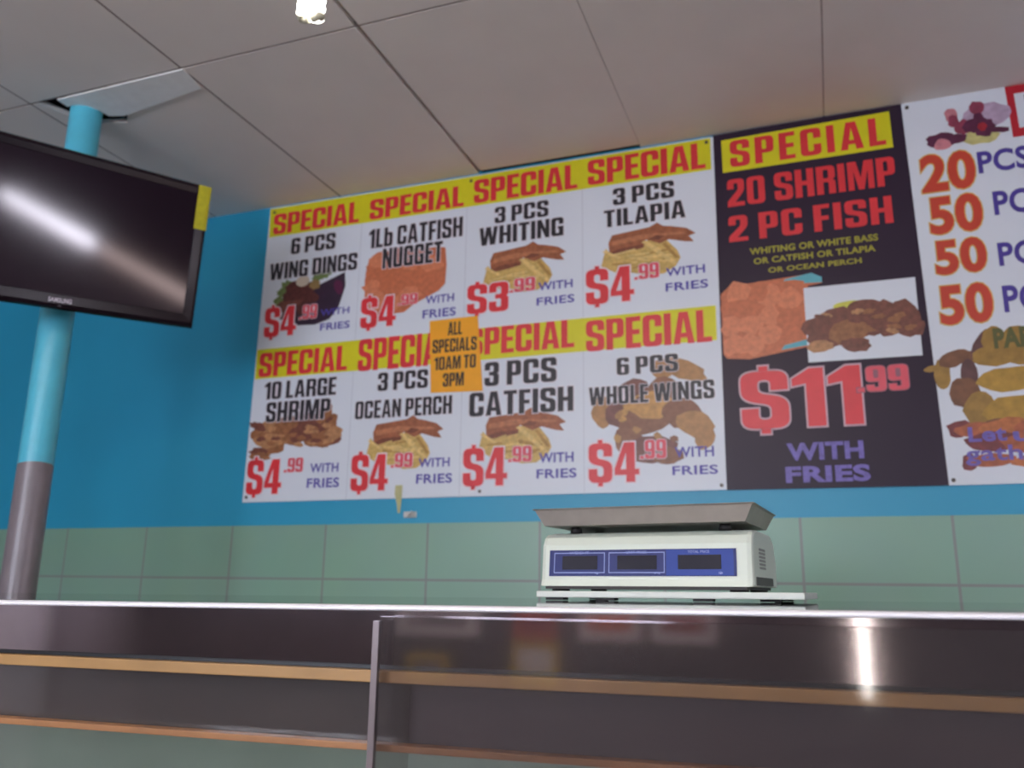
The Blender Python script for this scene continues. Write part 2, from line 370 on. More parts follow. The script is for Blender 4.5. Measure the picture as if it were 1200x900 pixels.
# ceiling: lay-in panels under a dark void, one panel cut around the pole
cp = mat('ceiling_panel', (238, 229, 222), .8, var=.03, scale=4); void = mat('ceiling_void_shade', (58, 42, 40), .9)
tee = mat('ceiling_seam', (136, 118, 112), .8, var=.25, scale=9); tee2 = mat('light_ceiling_seam', (196, 186, 182), .8)
s0 = -1.753; PW = .61; yc = 1.805
POLE = (-2.222, 1.90)
mb = MB(); mb.box(X0 - .1, X1 + .1, Y0 - .1, D + .1, CZ + .10, CZ + .12, void)
ks = range(-4, 9); rows = [(yc - 1.22 * (k + 1), yc - 1.22 * k) for k in range(-1, 5)]
gapw = {0: .009, 1: .014, 2: .003, 3: .005, -1: .009}
for k in ks:
    xa, xb = s0 + k * PW, s0 + (k + 1) * PW
    ga, gb = gapw.get(k, .004) / 2, gapw.get(k + 1, .004) / 2
    if xb < X0 or xa > X1: continue
    xa_, xb_ = max(xa + ga, X0), min(xb - gb, X1)
    for ya, yb in rows:
        yb_ = min(yb, D) - (.004 if yb < D else 0); ya_ = max(ya + .004, Y0)
        if yb_ <= ya_: continue
        if ya == yc and k == 1: mb.box(xa_, xb_, ya_, yb_ - .022, CZ, CZ + .016, cp); mb.box(xa_, xb_, yb_ - .022, yb_ - .006, CZ + .002, CZ + .005, void); continue  # dark strip painted into the wall gap in place of its shade
        if ya == yc and k == -1:      # broken corner around the pole
            mb.prism([(xa_, ya_), (-2.33, ya_), (-2.30, 1.90), (-2.27, 1.965), (-2.19, 1.985), (-2.147, 2.0), (-2.11, 1.962), (-2.06, ya_ + .10), (-2.04, ya_), (xb_, ya_), (xb_, yb_), (xa_, yb_)], 'z', CZ, CZ + .016, cp); continue
        mb.box(xa_, xb_, ya_, yb_, CZ, CZ + .016, cp)
for k in ks:                              # seam strips just inside the joints
    x = s0 + k * PW; g = gapw.get(k, .004) / 2
    if X0 < x < X1: mb.box(x - g, x + g, Y0, D, CZ + (.002 if k != 1 else .016), CZ + (.004 if k != 1 else .018), tee2 if k in (2, 3) else tee)
for ya, yb in rows:
    if Y0 < ya < D - .05: mb.box(X0, X1, ya - .004, ya + .004, CZ + .002, CZ + .004, tee)
tag(mb.build('ceiling'), 'low ceiling of large off white lay-in panels', 'ceiling', kind='structure')

# ================================================================== BIG THINGS
# ---------------- display case
ang = math.radians(3.3)
case = empty('display_case', (-.273, .74, 0), ang, 'glass fronted steel display case with wooden rails along the bottom of the photo', 'display case')
steel = mat('polished_steel', (150, 140, 144), .07, .95, var=.05, scale=60, aniso=.5)
lips = mat('lip_painted_shine', (240, 240, 248), .3, .1, var=.02)
topg = mat('dark_glass_top', (30, 36, 36), .04, var=.02, spec=.9)
blk = mat('case_black', (30, 29, 32), .35)
pan_g = mat('case_liner', (172, 186, 176), .45, .1, var=.1, scale=5)
wood = mat('yellow_wood_rail', (158, 122, 74), .4, var=.16, scale=9, coat=.2)
rwood = mat('orange_wood_rail', (146, 102, 64), .4, var=.2, scale=12, coat=.2)
A0, A1, DEP = -2.4, 1.5, .90
zt = CAMZ - .0156
def tz(a): return zt + .0061 * a
mb = MB()                                 # base cabinet
mb.box(A0, A1, .03, DEP - .02, .10, .62, mat('case_cabinet', (110, 112, 116), .4, .5)); mb.box(A0 + .03, A1 - .03, .08, DEP - .06, 0, .10, blk)
mb.build('base_cabinet', case)
mb = MB()                                 # top sheet, very slightly out of level
for (b0, b1, h0, mt) in ((.006, DEP, .012, topg),):
    P = lambda a, b, dz: (a, b, tz(a) + dz)
    mb.face([P(A0, b0, 0), P(A1, b0, 0), P(A1, b1, 0), P(A0, b1, 0)], mt); mb.face([P(A0, b0, -h0), P(A0, b1, -h0), P(A1, b1, -h0), P(A1, b0, -h0)], mt)
    mb.face([P(A0, b0, -h0), P(A1, b0, -h0), P(A1, b0, 0), P(A0, b0, 0)], mt); mb.face([P(A0, b1, 0), P(A1, b1, 0), P(A1, b1, -h0), P(A0, b1, -h0)], mt)
    mb.face([P(A0, b0, -h0), P(A0, b0, 0), P(A0, b1, 0), P(A0, b1, -h0)], mt); mb.face([P(A1, b0, 0), P(A1, b0, -h0), P(A1, b1, -h0), P(A1, b1, 0)], mt)
mb.build('top', case)
mb = MB()                                 # rounded lip, its highlight put into a near-white colour
rows_ = []
for a in (A0, A1):
    rows_.append([(a, .006, tz(a) + .0003), (a, -.002, tz(a) + .0002), (a, -.006, tz(a) - .0006), (a, -.008, tz(a) - .0022), (a, -.008, tz(a) - .0042), (a, -.002, tz(a) - .0050), (a, .006, tz(a) - .0052)])
mb.grid(rows_, lips, True); tag(mb.build('lip', case), 'steel front lip with its shine painted near white')
mb = MB()
mb.grid([[(a, .001, tz(a) - .0045), (a, .001, CAMZ - .0695), (a, .012, CAMZ - .0700)] for a in (A0, A1)], steel, False)
mb.box(A0, A1, .0125, .03, CAMZ - .0745, CAMZ - .03, blk); tag(mb.build('fascia', case), 'polished steel fascia')
mb = MB(); mb.box(A0, A1, -.004, .010, CAMZ - .0848, CAMZ - .0742, wood, .001); tag(mb.build('rail', case), 'yellow wooden upper rail')
mb = MB(); mb.box(A0, A1, -.003, .012, CAMZ - .1432, CAMZ - .1372, rwood, .001); tag(mb.build('rail', case), 'orange wooden lower rail')
mb = MB(); mb.box(A0, A1, .06, DEP - .03, CAMZ - .150, CAMZ - .139, pan_g); mb.build('shelf', case)
mb = MB(); mb.box(A0, A1, .020, .030, CAMZ - .139, CAMZ - .035, mat('case_dark_liner', (66, 55, 58), .5, var=.1, scale=6)); mb.build('upper_liner', case)
mb = MB(); mb.box(A0, A1, DEP - .03, DEP - .012, .62, CAMZ - .03, pan_g); mb.build('back_panel', case)
for a in (A0, A1 - .02):
    mb = MB(); mb.box(a, a + .02, .012, DEP - .03, .62, CAMZ - .03, steel); mb.build('side_panel', case)
mb = MB(); mb.box(A0 + .02, A1 - .02, .015, DEP - .03, .62, .64, pan_g); mb.build('deck', case)
mb = MB(); mb.tube([(A0 + .1, .25, CAMZ - .162), (A1 - .1, .25, CAMZ - .162)], .009, emis('added_lamp_glow', (236, 255, 244), 1.6), 10); tag(mb.build('added_case_lamp', case), 'added lamp tube under the shelf, lighting the interior')  # tube added out of sight to brighten the case interior
gl_l = glass_mat('clear_glass', (.88, .88, .86), 1.0, .015); gl_r = glass_mat('smoked_glass', (.84, .82, .82), 1.3, .02)
mb = MB(); mb.box(A0, -.10, .013, .018, .66, CAMZ - .074, gl_l); tag(mb.build('glass_pane', case), 'left glass pane')
mb = MB(); mb.box(-.118, A1, -.017, -.012, .66, CAMZ - .026, gl_r); tag(mb.build('glass_pane', case), 'right smoky glass pane')
mb = MB(); mb.box(-.1245, -.1185, -.0175, -.0115, .66, CAMZ - .030, mat('pane_edge_strip', (118, 108, 110), .3, .3)); mb.build('pane_edge', case)

# ---------------- support pole
pole = empty('support_pole', (*POLE, 0), 0, 'round steel pole painted bright blue above and grey below, behind the television', 'pole')
pb = mat('pole_blue_paint', (92, 198, 224), .3, var=.06, scale=14); pg = mat('pole_grey_paint', (132, 122, 128), .3, var=.08, scale=14)
PR = .049; zs = CAMZ + .179 * 1.9
N = 40
def ring(z, dz=0): return [(PR * math.cos(2 * math.pi * j / N), PR * math.sin(2 * math.pi * j / N), z + dz * (math.sin(2 * math.pi * j / N * 1 + 2.2))) for j in range(N)]
mb = MB(); mb.grid([ring(zs, .008), ring(zs + .3), ring(CZ + .09)], pb, True, True); tag(mb.build('upper_section', pole), 'bright blue painted upper length')
mb = MB(); mb.grid([ring(.01), ring(zs - .3), ring(zs, .008)], pg, True, True); tag(mb.build('lower_section', pole), 'grey painted lower length')
mb = MB(); mb.box(-.1, .1, -.1, .1, 0, .012, pg, .003); mb.build('base_plate', pole)

# ---------------- television
tU = Vector((.396, .914, .090)).normalized(); tV = Vector((.201, -.182, .963)); tV = (tV - tU * tV.dot(tU)).normalized(); tN = tU.cross(tV)
TW, TH, TD = .76, .47, .075
tTR = Vector((-1.831, 2.083, 1.273 + CAMZ)); tO = tTR - tU * TW / 2 - tV * TH / 2
tv = empty('television', (0, 0, 0), 0, 'black flat television tilted down on the blue pole', 'television')
tv.matrix_world = Matrix(((tU.x, tV.x, tN.x, tO.x), (tU.y, tV.y, tN.y, tO.y), (tU.z, tV.z, tN.z, tO.z), (0, 0, 0, 1)))   # local x right, y up, z out of the screen
bez = mat('glossy_bezel', (26, 16, 24), .22, var=.03, spec=.25); scr = mat('dark_screen', (36, 24, 35), .09, var=.02, spec=.5); tback = mat('tv_back_plastic', (26, 24, 26), .5)
hw, hh = TW / 2, TH / 2
ix0, ix1, iy0, iy1 = -hw + .040, hw - .040, -hh + .046, hh - .032
mb = MB()
def rect(x0, x1, y0, y1, z): return [(x0, y0, z), (x1, y0, z), (x1, y1, z), (x0, y1, z)]
rings = [rect(-hw + .004, hw - .004, -hh + .004, hh - .004, -.030), rect(-hw, hw, -hh, hh, -.022), rect(-hw, hw, -hh, hh, -.010), rect(-hw + .005, hw - .005, -hh + .006, hh - .004, -.002), rect(-hw + .014, hw - .014, -hh + .018, hh - .012, 0), rect(ix0 - .001, ix1 + .001, iy0 - .001, iy1 + .001, -.002), rect(ix0, ix1, iy0, iy1, -.005)]
mb.grid(rings, bez, False, True); mb.build('bezel', tv)
mb = MB(); mb.face(rect(ix0 - .002, ix1 + .002, iy0 - .002, iy1 + .002, -.0045), scr); mb.build('screen', tv)
mb = MB(); mb.box(-hw + .006, hw - .006, -hh + .006, hh - .006, -.045, -.028, tback, .004); mb.box(-hw + .09, hw - .09, -hh + .05, hh - .06, -TD, -.04, tback, .008); mb.build('back_cover', tv)
mb = MB(); lx = hw - .447; ly = hh - .448
sans_on(mb, 'SAMSUNG', lambda u, v: (lx + u * .064, ly + v * .0125, .0010), mat('logo_silver', (200, 195, 205), .3, .4), .03); mb.build('logo_lettering', tv)
mb = MB(); mb.box(lx + .028, lx + .036, ly - .012, ly - .009, -.0005, .001, mat('indicator', (120, 110, 118), .3)); mb.build('power_indicator', tv)
yel = mat('yellow_sticker', (206, 200, 40), .5, var=.1, scale=60)
mb = MB(); mb.grid([[(hw - .046, y, .0012), (hw - .012, y, .0012), (hw - .002, y, -.001), (hw + .001, y, -.012), (hw + .001, y, -.022)] for y in (hh - .145, hh - .002)], yel, False)
mb.grid([[(hw - .046, hh - .002, .0012), (hw - .012, hh - .002, .0012)], [(hw - .046, hh + .001, -.012), (hw - .012, hh + .001, -.012)]], yel, False)
fixn(tag(mb.build('sticker', tv), 'bright yellow sticker on upper right edge'))

# mount between pole and television
mnt = empty('television_mount', (POLE[0], POLE[1], tO.z), 0, 'dark steel bracket holding the television on the pole', 'bracket')
iron = mat('bracket_steel', (58, 52, 56), .45, .6)
ml = tO - tN * (TD + .012) - Vector((POLE[0], POLE[1], tO.z)); mdir = Vector((ml.x, ml.y, 0)).normalized()
mb = MB(); mb.tube([mdir * (PR + .006) + Vector((0, 0, 0)), mdir * (PR + .03), ml * .6, ml], .018, iron, 12); mb.tube([mdir * (PR + .016) + Vector((0, 0, -.1)), mdir * (PR + .016) + Vector((0, 0, .1))], .0145, iron, 10); mb.build('arm', mnt)
mb = MB(); c0 = tO - tN * (TD + .008) - Vector((POLE[0], POLE[1], tO.z))
cor = [c0 + tU * a + tV * b for a, b in ((-.1, -.1), (.1, -.1), (.1, .1), (-.1, .1))]; b0_ = [p + tN * .006 for p in cor]
mb.grid([[*cor], [*b0_]], iron, False, True); mb.face(cor[::-1], iron); mb.face(b0_, iron); mb.build('plate', mnt)
pb2 = MB(); pb2.box(-.078, -.044, -.02, .02, tO.z + .24, tO.z + .335, iron, .004); pb2.build('lug', pole)

# white offcut patching the ceiling next to the pole
mb = MB(); mb.prism([(-2.25, 1.808), (-1.745, 1.806), (-1.762, 1.907), (-2.117, 1.955), (-2.165, 1.94), (-2.17, 1.9), (-2.19, 1.862), (-2.222, 1.848), (-2.25, 1.85)], 'z', CZ - .0060, CZ - .0005, mat('patch_white', (250, 250, 248), .7, var=.04))
mb.face([(-2.222, 1.848, CZ - .0062), (-2.19, 1.862, CZ - .0062), (-2.172, 1.9, CZ - .0062), (-2.185, 1.905, CZ - .0062)][::-1], mat('old_glue', (196, 180, 120), .7))
tag(fixn(mb.build('ceiling_patch')), 'bright white strip of board patching the ceiling beside the pole', 'board')

# ================================================================== MENU POSTERS
YB = D - .006                               # face of the panels
L1, L2, L3, L4, L5 = YB - .0004, YB - .0008, YB - .0012, YB - .0018, YB - .0024
white = mat('poster_white', (224, 229, 238), .38, var=.012, scale=3)
pyel = mat('print_yellow', (222, 214, 22), .4, var=.03); pred = mat('print_red', (224, 50, 58), .4, var=.05); ppink = mat('print_light_red', (226, 84, 100), .4, var=.05)
pblk = mat('print_black', (34, 30, 38), .4, var=.05); ppur = mat('print_purple', (84, 72, 168), .4, var=.05); hal = mat('print_halo', (232, 220, 228), .4)
fish = [mat('print_fish_%d' % i, c, .4, var=.25, scale=60) for i, c in enumerate(((160, 92, 58), (186, 116, 76), (128, 70, 46)))]
frs = [mat('print_fries_%d' % i, c, .4, var=.2, scale=70) for i, c in enumerate(((208, 172, 98), (226, 194, 122), (178, 134, 66)))]
shr = [mat('print_shrimp_%d' % i, c, .4, var=.3, scale=60) for i, c in enumerate(((152, 98, 62), (120, 68, 54), (182, 130, 88)))]
wng = [mat('print_wing_%d' % i, c, .4, var=.2, scale=50) for i, c in enumerate(((176, 128, 78), (140, 92, 66), (200, 150, 86), (122, 76, 66)))]
nug = [mat('print_nugget_%d' % i, c, .4, var=.15, scale=60) for i, c in enumerate(((218, 130, 92), (202, 112, 74), (230, 150, 112)))]
teal = mat('print_teal', (96, 178, 192), .4)


class Pic:                                  # a printed picture inside a rectangle of the poster, u right, v up
    def __init__(s, mb, lb, rt, y0): s.mb = mb; s.a = wp(*lb); s.b = wp(*rt); s.y = y0; s.n = 0
    def __call__(s, pts, mt):
        s.n += 1
        s.mb.flat([[(s.a[0] + u * (s.b[0] - s.a[0]), s.a[1] + v * (s.b[1] - s.a[1])) for u, v in pts]], s.y - .00002 * s.n, mt)
    def blob(s, cx, cy, rx, ry, mt, rot=0, jag=.12, n=16):
        pts = []
        for i in range(n):
            t = 2 * math.pi * i / n; k = 1 + random.uniform(-jag, jag); x, y = rx * k * math.cos(t), ry * k * math.sin(t)
            pts.append((cx + x * math.cos(rot) - y * math.sin(rot), cy + x * math.sin(rot) + y * math.cos(rot)))
        s(pts, mt)
    def strip(s, x0, y0, x1, y1, w, mt):
        d = Vector((x1 - x0, y1 - y0)).normalized(); n_ = Vector((-d.y, d.x)) * w / 2
        s([(x0 + n_.x, y0 + n_.y), (x0 - n_.x, y0 - n_.y), (x1 - n_.x, y1 - n_.y), (x1 + n_.x, y1 + n_.y)], mt)


def fish_and_fries(p):
    p([(.0, .3), (.05, .65), (.12, .5), (.3, .55), (.5, .72), (.7, .66), (.8, .45), (.83, .3), (.78, .15), (.66, .03), (.5, .02), (.35, .1), (.15, .15)], frs[0])
    p([(.09, .55), (.08, .75), (.12, .9), (.3, .93), (.52, .97), (.60, 1.04), (.66, .96), (.75, .93), (.9, .86), (.99, .74), (.92, .70), (.97, .58), (.88, .60), (.72, .68), (.62, .62), (.48, .73), (.46, .62), (.3, .55), (.15, .5)], fish[0])
    p([(.12, .78), (.4, .84), (.85, .8), (.9, .75), (.6, .76), (.3, .72), (.12, .68)], fish[1]); p([(.1, .55), (.2, .62), (.45, .64), (.46, .58), (.3, .53), (.15, .5)], fish[2])
    p([(.5, .72), (.62, .70), (.68, .76), (.58, .80)], fish[2])
    for i in range(15):
        x = random.uniform(.06, .5); y = random.uniform(.14, .52); a = random.uniform(-.5, .5); l = random.uniform(.18, .3)
        p.strip(x, y, x + l * math.cos(a), min(.6, max(.05, y + l * math.sin(a))), .035, random.choice(frs))
    p.strip(.45, .70, .62, .48, .05, frs[1]); p.strip(.5, .62, .78, .2, .05, frs[1]); p.strip(.03, .6, .2, .42, .04, frs[1]); p.strip(.66, .62, .80, .30, .04, frs[2])


def shrimp(p):
    for cx, cy, rx, ry in ((.12, .62, .14, .2), (.3, .55, .18, .22), (.5, .75, .14, .18), (.65, .6, .18, .25), (.86, .72, .1, .28), (.85, .4, .14, .18), (.25, .3, .16, .14), (.1, .2, .1, .12), (.45, .45, .1, .15)):
        p.blob(cx, cy, rx, ry, random.choice(shr[:2]), random.uniform(-1, 1), .2)
    for cx, cy, rx, ry in ((.2, .78, .16, .16), (.06, .8, .07, .14), (.38, .78, .16, .2), (.2, .45, .2, .18), (.7, .86, .16, .2), (.8, .98, .08, .22), (.74, .4, .14, .2), (.9, .5, .1, .2), (.55, .55, .14, .2), (.12, .08, .12, .1)): p.blob(cx, cy, rx, ry, random.choice(shr), random.uniform(-1, 1), .2)
    for i in range(22): p.blob(random.uniform(.08, .9), random.uniform(.3, .78), .05, .06, random.choice(shr), random.uniform(0, 3), .25)


def wings(p, cols):
    for cx, cy, rx, ry, ro, c in ((.60, .88, .10, .10, 0, 0), (.78, .86, .2, .09, -.5, 0), (.35, .68, .16, .12, 0, 3), (.6, .66, .16, .14, .3, 1), (.08, .50, .10, .15, 0, 0), (.22, .48, .12, .13, 0, 3), (.42, .38, .22, .12, .1, 1), (.5, .54, .2, .13, -.1, 2), (.75, .45, .16, .14, 0, 1), (.86, .34, .16, .12, -.5, 0), (.93, .22, .08, .12, 0, 0), (.3, .20, .12, .16, .4, 1), (.5, .12, .22, .13, 0, 3), (.62, .06, .14, .08, 0, 1)):
        p.blob(cx, cy, rx, ry, cols[c], ro, .1)
    for i in range(10): p.blob(random.uniform(.2, .8), random.uniform(.15, .6), .04, .03, random.choice(cols), random.uniform(0, 3), .2)


def nuggets(p):
    p([(.02, .05), (.0, .6), (.04, .95), (.2, .98), (.85, 1.0), (.96, .97), (.98, .7), (.97, .4), (.9, .3), (.6, .12), (.5, .02), (.2, .0)], nug[1])
    for cx, cy in ((.12, .2), (.12, .45), (.12, .75), (.32, .18), (.33, .45), (.35, .72), (.55, .3), (.56, .55), (.58, .82), (.78, .48), (.8, .75), (.42, .9), (.2, .9)):
        p.blob(cx, cy, .14, .14, random.choice(nug[:2]), random.uniform(0, 3), .25, 12)


def wing_dings(p):
    pl = mat('print_plate', (52, 30, 52), .4, var=.15); dk = mat('print_dark_wing', (92, 44, 40), .4, var=.3, scale=70); gr = mat('print_lettuce', (112, 130, 74), .4, var=.3, scale=60)
    p([(.35, .02), (.2, .2), (.55, .75), (.98, .98), (1.0, .7), (.92, .3), (.8, .08), (.6, .0)], pl)
    for cx, cy in ((.08, .72), (.14, .85), (.05, .55), (.6, .97), (.7, 1.0)): p.blob(cx, cy, .09, .1, gr, 0, .3)
    for cx, cy in ((.25, .8), (.2, .6), (.36, .6), (.45, .75), (.3, .42), (.5, .55), (.14, .42), (.42, .35), (.2, .25)): p.blob(cx, cy, .12, .12, random.choice([dk, dk, shr[1]]), random.uniform(0, 3), .2)
    p.blob(.38, .9, .10, .11, mat('print_dip', (206, 190, 170), .4), 0, .05); p.blob(.56, .8, .08, .1, mat('print_bread', (150, 120, 72), .4), 0, .2)
    p.blob(.9, .7, .06, .14, mat('print_beet', (92, 26, 66), .4), .2, .2)


def panel(name, corners, root_px, label, cat, mt, holes=()):
    """a thin rigid board screwed flat to the wall; corners (x, z) on the wall"""
    xm = sum(c[0] for c in corners) / 4; zb = min(c[1] for c in corners)
    root = empty(name, (xm, D, zb), 0, label, cat); root_inv = Matrix.Translation((-xm, -D, -zb))
    mb = MB(); mb.prism(corners, 'y', D - .0005, YB, mt); o = fixn(mb.build('backing_panel', root)); o.matrix_parent_inverse = root_inv
    return root, root_inv


def part(mb, name, rt, label=None):
    o = mb.build(name, rt[0]); o.matrix_parent_inverse = rt[1]
    if label: o['label'] = label
    return o


B = panel('menu_board', [wp(318, 245), wp(285, 589), wp(852, 574), wp(835.8, 161.2)], None, 'large white menu board with two yellow SPECIAL bands and eight priced dishes', 'menu board', white)
for row, qs in enumerate(([(318.3, 246), (316.5, 279.3), (834, 199.5), (832.6, 162.8)], [(302.7, 410.5), (300, 445), (840.5, 399), (839, 358.5)])):
    mb = MB(); mb.flat([[wp(*q) for q in qs]], L1, pyel); part(mb, 'heading_band', B, ['yellow upper band', 'yellow lower band'][row])
heads = ([((321, 276), (423, 236.5)), ((434, 258.5), (545, 218)), ((556, 239.5), (677, 193)), ((689.5, 218.5), (826, 167.5))],
         [((304, 442.7), (409, 405)), ((420, 436), (531, 388)), ((548, 418), (673.5, 374.7)), ((687.5, 413), (833.5, 363))])
for xs_ in (-1.642, -1.194, -.746):
    mb = MB(); z0_ = wp(600, 582)[1]; mb.flat([[(xs_ - .001, z0_), (xs_ + .001, z0_), (xs_ + .001, z0_ + 1.2), (xs_ - .001, z0_ + 1.2)]], L1 + .0002, mat('panel_joint', (196, 198, 210), .4)); part(mb, 'panel_joint', B)
for row in heads:
    for lb, rt in row:
        mb = MB(); lettering(mb, 'SPECIAL', lb, rt, pred, L3, gap=.055); part(mb, 'heading_lettering', B)
dishes = [
 dict(pic=(wing_dings, (322, 386), (407, 318)), t=[('6 PCS', (342, 299), (395, 273)), ('WING DINGS', (317, 329.5), (420.5, 296.5))], p=('$4', (310, 396.5), (350, 358)), c=((351.5, 375.5), (373.5, 356.5)), w=((377, 371), (410.7, 360)), f=((376.5, 388), (411, 376.5))),
 dict(pic=(nuggets, (426, 373), (527, 288)), t=[('1Lb CATFISH', (433, 292.5), (543.5, 254.5)), ('NUGGET', (449, 316), (520, 283))], p=('$4', (423, 386), (466, 346)), c=((467, 359), (490.7, 344)), w=((500, 357), (533, 344.5)), f=((496.5, 374), (535, 360.5))),
 dict(pic=(fish_and_fries, (566.7, 349), (665, 280.7)), t=[('3 PCS', (580.5, 263), (643.5, 235)), ('WHITING', (562.5, 289.5), (661, 255))], p=('$3', (548, 369.5), (597, 330)), c=((598, 344), (628, 325)), w=((632, 341.5), (671.5, 328)), f=((630, 359), (673.5, 345.5))),
 dict(pic=(fish_and_fries, (705.4, 331), (816, 258)), t=[('3 PCS', (719, 242), (790, 212)), ('TILAPIA', (708.5, 268), (803, 235))], p=('$4', (687.5, 358.5), (743, 311.5)), c=((744, 329), (772.5, 308)), w=((781.5, 325), (826, 310.5)), f=((781, 342.5), (829.5, 328))),
 dict(pic=(shrimp, (294, 540), (402, 484)), t=[('10 LARGE', (310.7, 469), (396, 442)), ('SHRIMP', (312.5, 495.5), (389, 467))], p=('$4', (289, 580), (333, 538)), c=((334, 554), (357, 536.5)), w=((365, 554), (398, 542.7)), f=((361, 572), (398.7, 560))),
 dict(pic=(fish_and_fries, (429, 553), (522, 487)), t=[('3 PCS', (443.5, 459), (503, 433)), ('OCEAN PERCH', (417, 492), (531, 463.5))], p=('$4', (411.5, 576), (457, 532)), c=((459, 548.5), (485, 530.7)), w=((492, 548), (528, 536.5)), f=((489, 567), (530.7, 555))),
 dict(pic=(fish_and_fries, (561, 546.7), (665, 478)), t=[('3 PCS', (568.5, 453.5), (653, 418.7)), ('CATFISH', (550.7, 489), (672.5, 452.8))], p=('$4', (543, 570.5), (595.5, 524)), c=((596.5, 542), (624, 522.7)), w=((633, 542.7), (672.5, 530)), f=((630, 561), (676, 549))),
 dict(pic=(lambda p: wings(p, wng), (697, 545), (832, 414)), t=[('6 PCS', (723.5, 440.5), (794.7, 414.7)), ('WHOLE WINGS', (691, 476), (837, 445))], p=('$4', (690.7, 566.5), (749, 518)), c=((750.7, 538.5), (781, 515)), w=((792, 536.5), (836.5, 523)), f=((789, 557), (841, 545))),
]
for d in dishes:
    mb = MB(); fn, lb, rt = d['pic']; fn(Pic(mb, lb, rt, L2)); part(mb, 'food_picture', B)
    mb = MB()
    for t, lb, rt in d['t']: lettering(mb, t, lb, rt, pblk, L4, hal, .03, gap=.075)
    part(mb, 'dish_lettering', B)
    mb = MB(); lettering(mb, d['p'][0], d['p'][1], d['p'][2], pred, L4, hal, .035, gap=.05); lettering(mb, '.99', *d['c'], ppink, L5, hal, .03, gap=.05); part(mb, 'price_lettering', B)
    mb = MB(); wall_sans(mb, 'WITH', *d['w'], ppur, L5, .02); part(mb, 'note_lettering', B)
    mb = MB(); wall_sans(mb, 'FRIES', *d['f'], ppur, L5, .02); part(mb, 'note_lettering', B)
def screws(rt, *qs):
    for q in qs:
        x, z = wp(*q); mb = MB(); mb.prism([(x + .006 * math.cos(t * math.pi / 6), z + .006 * math.sin(t * math.pi / 6)) for t in range(12)], 'y', YB, YB - .003, mat('screw_head', (90, 84, 80), .4, .6)); fixn(part(mb, 'screw', rt))
screws(B, (323, 250), (553, 213), (828, 168), (290, 583), (563, 576), (846, 569))

# ---------------- black poster
K = panel('combo_poster', [wp(836, 160), wp(852, 574.5), wp(1112, 569), wp(1055, 121.6)], None, 'black poster for 20 shrimp and 2 pieces of fish at $11.99', 'poster', mat('poster_black', (50, 36, 54), .38, var=.05, scale=3, spec=.25))
mb = MB(); mb.flat([[wp(*q) for q in ((845.3, 166), (847.4, 203.8), (1046.7, 173.7), (1041.6, 131.5))]], L1, pyel); part(mb, 'heading_band', K)
mb = MB(); lettering(mb, 'SPECIAL', (856.5, 197.5), (1035.5, 138), pred, L3, gap=.14); part(mb, 'heading_lettering', K)
mb = MB(); lettering(mb, '20 SHRIMP', (853.5, 244), (1047, 184), pred, L3, gap=.075); lettering(mb, '2 PC FISH', (855, 285), (1044, 230), pred, L3, gap=.09); part(mb, 'dish_lettering', K)
oly = mat('print_olive', (164, 156, 44), .4)
for t, lb, rt in (('WHITING OR WHITE BASS', (879.5, 299.5), (1028, 275)), ('OR CATFISH OR TILAPIA', (884, 310.7), (1025, 288)), ('OR OCEAN PERCH', (901, 320.5), (1009, 303))):
    mb = MB(); wall_sans(mb, t, lb, rt, oly, L3, .035); part(mb, 'note_lettering', K)
mb = MB(); p = Pic(mb, (848.5, 423), (946, 327), L1); p([(.0, .08), (.04, .02), (.3, -.01), (.97, .1), (1.0, .9), (1.16, .92), (1.16, 1.0), (1.05, 1.06), (.1, 1.0), (.0, .9)], nug[1]); p([(.7, .95), (1.16, .93), (1.16, 1.0), (1.05, 1.07), (.75, 1.02)], teal); p([(.66, .08), (.98, .12), (.98, .2), (.7, .14)], teal); nuggets(p); part(mb, 'food_picture', K)
mb = MB(); mb.flat([[wp(*q) for q in ((941.6, 338.5), (947.6, 425.5), (1081, 417), (1072, 325.6))]], L3, white)
p = Pic(mb, (945, 415), (1078, 343), L3 - .0002); p.blob(.42, .86, .16, .1, mat('print_lemon', (212, 208, 84), .4), 0, .05)
for cx, cy, rx, ry in ((.08, .52, .1, .14), (.2, .3, .16, .2), (.3, .6, .14, .2), (.42, .4, .16, .24), (.5, .66, .12, .16), (.6, .75, .14, .2), (.72, .55, .16, .28), (.85, .6, .1, .24), (.9, .34, .1, .14), (.12, .12, .1, .1), (.43, .1, .1, .12)): p.blob(cx, cy, rx * 1.2, ry * 1.25, random.choice(shr), random.uniform(-1, 1), .15)
for i in range(18): p.blob(random.uniform(.1, .9), random.uniform(.25, .75), .045, .06, random.choice(shr), random.uniform(0, 3), .25)
part(mb, 'food_picture', K)
mb = MB(); lettering(mb, '$11', (870.5, 504), (1007, 428), mat('print_bright_red', (228, 58, 68), .4, var=.04), L4, mat('print_pink_halo', (206, 168, 180), .4), .03, gap=.045); lettering(mb, '.99', (1004.6, 460.5), (1063, 427), ppink, L5, mat('print_dim_halo', (150, 92, 108), .4), .03, gap=.06); part(mb, 'price_lettering', K)
pv = mat('print_violet', (112, 96, 178), .4, var=.2, scale=90)
mb = MB(); wall_sans(mb, 'WITH', (924.5, 539.5), (1010, 517.5), pv, L3, .04); part(mb, 'note_lettering', K); mb = MB(); wall_sans(mb, 'FRIES', (923, 565.5), (1017.5, 545), pv, L3, .04); part(mb, 'note_lettering', K)

